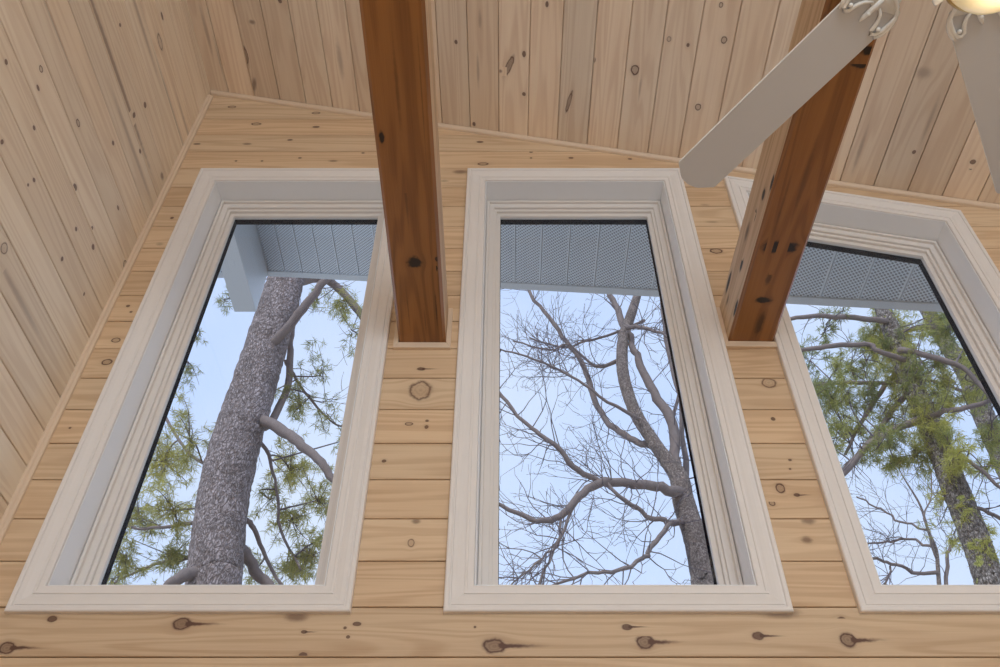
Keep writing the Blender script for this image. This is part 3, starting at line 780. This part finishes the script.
tag(tw.m.build('twigs', M['twig'], e, fix=False), kind='stuff')
tag(w.build('needles', M['needle'], e), kind='stuff')

# -- bare tree outside the middle window
e, tp, tr_, br = tree('bare_tree', 'leafless grey tree with forked limbs outside the middle window', 'tree', 'trees outside', 7.2,
    [(706,592,27), (697,545,24), (684,503,22), (679,478,19), (667,461,15), (651,438,13), (634,410,12.5), (623,373,12), (623,340,11), (630,318,10), (637,296,8), (640,280,7)],
    [[(677,482,14),(675,457,11),(672,424,10.5),(653,391,9),(638,359,7.5),(630,340,6),(624,325,5)],
     [(684,500,9,.1),(686,461,6,.3),(680,396,4.5,.3),(667,340,4,.3),(661,285,3,.3)],
     [(682,494,13),(660,489,10.5,-.2),(634,484,9.5,-.3),(606,484,9,-.4),(581,498,8,-.5),(560,517,7,-.5),(537,519,5.5,-.5),(504,508,4,-.5),(480,500,3,-.5)],
     [(656,446,9,.1),(640,443,7,.2),(620,433,6.5,.3),(597,405,6,.4),(588,378,5.5,.4),(579,357,5,.4),(560,331,4.5,.4),(537,299,3.5,.4),(525,280,3,.4)],
     [(608,485,6,-.4),(579,470,6,-.5),(555,447,5,-.6),(532,429,4,-.6),(504,396,3.5,-.6),(485,375,3,-.6)],
     [(688,524,7),(670,523,6,-.2),(653,517,5,-.3),(625,503,4,-.4),(606,484,3.5,-.4)],
     [(680,520,5,-.2),(667,526,5,-.3),(648,550,5,-.4),(644,560,4.5,-.4),(611,573,4,-.5),(575,580,3,-.5),(540,590,2.5,-.5)],
     [(627,332,8),(618,312,6.5,.1),(610,296,5.5,.1),(602,280,5,.1)],
     [(626,328,5,-.1),(645,328,4,-.2),(660,333,3,-.3),(675,345,2,-.3)],
     [(620,360,5,.1),(595,365,3,.2),(570,345,2.5,.3),(545,350,2,.3),(515,340,1.5,.3)],
     [(640,420,4,-.1),(600,395,3,-.3),(560,370,2.5,-.4),(520,355,2,-.4),(495,350,1.5,-.4)],
     [(672,424,4,.1),(682,390,3,.2),(690,360,2,.2),(688,330,1.5,.2)],
     [(645,320,3,.3),(600,335,2.5,.4),(565,345,2,.5),(530,338,1.5,.5)],
     [(581,498,3.5,-.5),(560,540,3,-.5),(545,575,2.5,-.5),(540,600,2,-.5)],
     [(560,517,3,-.5),(555,545,2.5,-.5),(530,570,2,-.5),(505,590,1.5,-.5)]], 'barkgrey', 'branch', .010)
tw = Twigs()
for k, b in enumerate(br): tw.along(b[0], b[1], (12, 9, 30, 28, 28, 14, 22, 8, 12, 20, 20, 9, 16, 16, 16)[k], .85, .0058, 2)
tag(tw.m.build('twigs', M['twig'], e, fix=False), kind='stuff')

# -- pines outside the slanted window
e, tp, tr_, br = tree('pine_tree', 'lichen-spotted pine trunk leaning behind green needles outside slanted window', 'tree', 'trees outside', 6.6,
    [(993,592,28), (973,533,27), (953,483,25), (937,443,23), (924,411,22), (908,375,20), (895,339,18), (886,317,16), (879,296,15)],
    [[(922,418,8),(900,428,7.5,-.1),(870,444,7,-.2),(843,475,6,-.3),(820,500,5,-.3)],
     [(915,385,6),(899,402,6,.2),(865,447,5,.3),(845,468,4,.3),(825,490,4,.3)],
     [(905,365,5,.2),(885,385,5,.3),(860,425,4,.4),(845,455,3,.4)],
     [(905,360,6,-.2),(879,351,5,-.3),(865,344,5,-.3),(825,347,5,-.4),(798,351,4,-.4),(770,356,4,-.4)],
     [(890,322,6),(870,319,6,-.2),(825,315,5,-.3),(789,319,4,-.4),(760,325,4,-.4)],
     [(908,380,5,.2),(888,383,4,.2),(850,383,4,.3),(811,385,3,.3),(780,390,3,.3)],
     [(928,417,7,-.1),(935,414,6,-.2),(955,411,5.5,-.3),(974,405,5,-.3),(1000,398,4,-.3)],
     [(900,350,7,-.2),(915,353,6,-.3),(945,361,6,-.4),(962,370,5,-.4),(985,392,5,-.4),(1010,420,4,-.4)],
     [(940,450,5),(960,457,4,-.2),(980,470,4,-.3),(1005,492,3,-.3)],
     [(962,505,5),(980,508,4,-.1),(1000,520,4,-.1)],
     [(893,335,5,.2),(930,326,5,.3),(960,330,4,.4),(990,345,4,.4)]], 'bark2', 'branch')
tw = Twigs()
for b in br: tw.along(b[0], b[1], 8, .5, .005, 1)
w = Wood()
W3 = []
rnd = random.Random(5)
for _ in range(96):
    px, py = rnd.uniform(785, 1000), rnd.uniform(303, 450)
    if px < 850 and py > 400 and rnd.random() < .5: continue
    if (px - 900) * .9 < (py - 470) * -1.2 - 190: continue
    W3.append((px, py, rnd.uniform(10, 20), rnd.uniform(7, 13), int(rnd.uniform(8, 17)), rnd.uniform(.1, .75)))
W3 += [(895,340,24,24,60,.85),(905,370,22,22,55,.9),(880,320,30,14,46,.7),(930,430,20,16,36,.95),(915,455,26,14,34,.6),(925,420,14,12,22,.95),(895,462,20,10,20,.5),(955,455,18,16,30,.9),(950,500,9,14,16,1.0),(975,530,10,14,18,1.0),(985,470,16,14,18,.6),(945,470,12,10,16,.95),
       (860,455,14,10,12,.4),(825,330,22,12,22,.3),(850,365,22,14,26,.4),(810,360,16,14,18,.25),(960,520,10,14,12,.9),(830,400,20,16,18,.3),(990,545,8,10,10,.9)]
blobs(w, tw, W3, 6.5, anchors=[p for b in br for p in b[0]] + tp, L=.075, nn=22)
tag(tw.m.build('twigs', M['twig'], e, fix=False), kind='stuff')
tag(w.build('needles', M['needle2'], e), kind='stuff')

e, tp, tr_, br = tree('pine_tree', 'slimmer dark pine trunk behind the sash edge of the slanted window', 'tree', 'trees outside', 9.6,
    [(1050,560,25), (1022,500,23), (1000,452,21), (982,411,20), (967,375,18), (947,344,16), (933,321,14), (922,300,13)],
    [[(985,420,5),(1000,425,4,-.2),(1020,440,4,-.3)], [(975,395,4),(955,388,3.5,-.2),(930,380,3,-.3),(905,384,2.5,-.3)]], 'bark2', 'branch')

e, tp, tr_, br = tree('bare_sapling', 'small leafless tree low in the slanted window beside the lichened trunk', 'tree', 'trees outside', 9.5,
    [(940,598,4.32), (938,570,3.96), (936,550,3.60), (928,530,2.88), (920,505,2.16), (905,480,1.44)],
    [[(938,574,4.32),(915,571,3.60,-.1),(890,566,3.24,-.2),(872,560,2.88,-.3),(850,566,2.16,-.3)], [(946,600,4.32,.1),(946,560,3.60,.1),(955,543,2.88,.1),(962,530,2.16,.1),(966,505,1.44,.1)],
     [(936,548,2.88),(915,540,2.52,.1),(890,538,2.16,.2),(862,540,1.80,.2)], [(928,530,2.16),(900,520,2.16,.2),(875,505,1.80,.3),(855,495,1.44,.3)],
     [(937,560,2.52),(925,520,1.80,-.2),(930,490,1.44,-.2),(925,465,1.08,-.2)], [(890,566,2.16,-.2),(888,580,2.16,-.2),(880,600,1.80,-.2)]], 'barkgrey', 'branch', .016, .25)
tw = Twigs()
for b in br: tw.along(b[0], b[1], 12, .85, .005, 1)
tag(tw.m.build('twigs', M['twig'], e, fix=False), kind='stuff')

m = MB(); N = 24
gx = [-30 + 60*i/N for i in range(N+1)]; gy = [YO + 36*i/N for i in range(N+1)]
gz = lambda x, y: GZ + (0 if y < 10 else .35*math.sin(x*.4)*math.sin(y*.35)*min(1, (y-10)/6))
for i in range(N):
    for j in range(N):
        m.quad((gx[i], gy[j], gz(gx[i], gy[j])), (gx[i+1], gy[j], gz(gx[i+1], gy[j])), (gx[i+1], gy[j+1], gz(gx[i+1], gy[j+1])), (gx[i], gy[j+1], gz(gx[i], gy[j+1])))
o = m.build('ground', M['ground'], None); tag(o, 'leaf-covered ground under the trees', 'ground', None, 'structure')

# ------------------------------------------------------------------ sky and light
wd = bpy.data.worlds.new('sky'); SC.world = wd; wd.use_nodes = True
t = wd.node_tree; t.nodes.clear()
out = t.nodes.new('ShaderNodeOutputWorld'); bg = t.nodes.new('ShaderNodeBackground'); t.links.new(bg.outputs[0], out.inputs[0])
tc = t.nodes.new('ShaderNodeTexCoord'); sp = t.nodes.new('ShaderNodeSeparateXYZ'); t.links.new(tc.outputs['Generated'], sp.inputs[0])
cr = t.nodes.new('ShaderNodeValToRGB'); t.links.new(sp.outputs[2], cr.inputs[0])
cr.color_ramp.elements[0].position = .0; cr.color_ramp.elements[0].color = s2l(226, 230, 238)
cr.color_ramp.elements[1].position = 1.0; cr.color_ramp.elements[1].color = s2l(140, 176, 226)
q = cr.color_ramp.elements.new(.45); q.color = s2l(202, 219, 250)
q = cr.color_ramp.elements.new(.72); q.color = s2l(192, 212, 250)
nz = t.nodes.new('ShaderNodeTexNoise'); nz.inputs['Scale'].default_value = 2.2; nz.inputs['Detail'].default_value = 3; t.links.new(tc.outputs['Generated'], nz.inputs['Vector'])
mr = t.nodes.new('ShaderNodeMapRange'); t.links.new(nz.outputs[0], mr.inputs[0]); mr.inputs[1].default_value = .4; mr.inputs[2].default_value = .68
mx = t.nodes.new('ShaderNodeMix'); mx.data_type = 'RGBA'; t.links.new(mr.outputs[0], mx.inputs[0]); t.links.new(cr.outputs[0], mx.inputs[6]); mx.inputs[7].default_value = s2l(222, 230, 246)
t.links.new(mx.outputs[2], bg.inputs[0]); bg.inputs[1].default_value = 1.2

def light(name, kind, loc, rot, energy, col, **kw):
    l = bpy.data.lights.new(name, kind); l.energy = energy; l.color = col
    for a, b in kw.items(): setattr(l, a, b)
    o = bpy.data.objects.new(name, l); COL.objects.link(o); o.location = loc; o.rotation_euler = rot; return o
light('sun', 'SUN', (0, 0, 20), (math.radians(42), 0, math.radians(-28)), 2.2, (1, .93, .82), angle=math.radians(3))
# added fill lamp just inside the added rear window, standing in for daylight
light('rear_fill_light', 'AREA', (.9, YB + .05, 2.75), (math.radians(114), 0, 0), 152, (.80, .92, 1), shape='RECTANGLE', size=3.2, size_y=1.8)
light('fan_bulb', 'POINT', (.940, .652, CZ + 1.852 - .33), (0, 0, 0), 1.2, (1, .86, .68), shadow_soft_size=.06)

cam = bpy.data.cameras.new('camera'); co = bpy.data.objects.new('camera', cam); COL.objects.link(co)
co.location = (0, 0, CZ); co.rotation_euler = (math.radians(90) + TH, 0, 0)
cam.sensor_width = 36; cam.lens = F * 36 / 1000; cam.shift_x = -.005; cam.clip_start = .02
SC.camera = co
SC.view_settings.view_transform = 'Standard'; SC.view_settings.look = 'None'
SC.view_settings.gamma = 1; SC.view_settings.use_curve_mapping = False; SC.view_settings.exposure = 0
SC.cycles.use_denoising = True
SC.cycles.max_bounces = 10; SC.cycles.transparent_max_bounces = 16
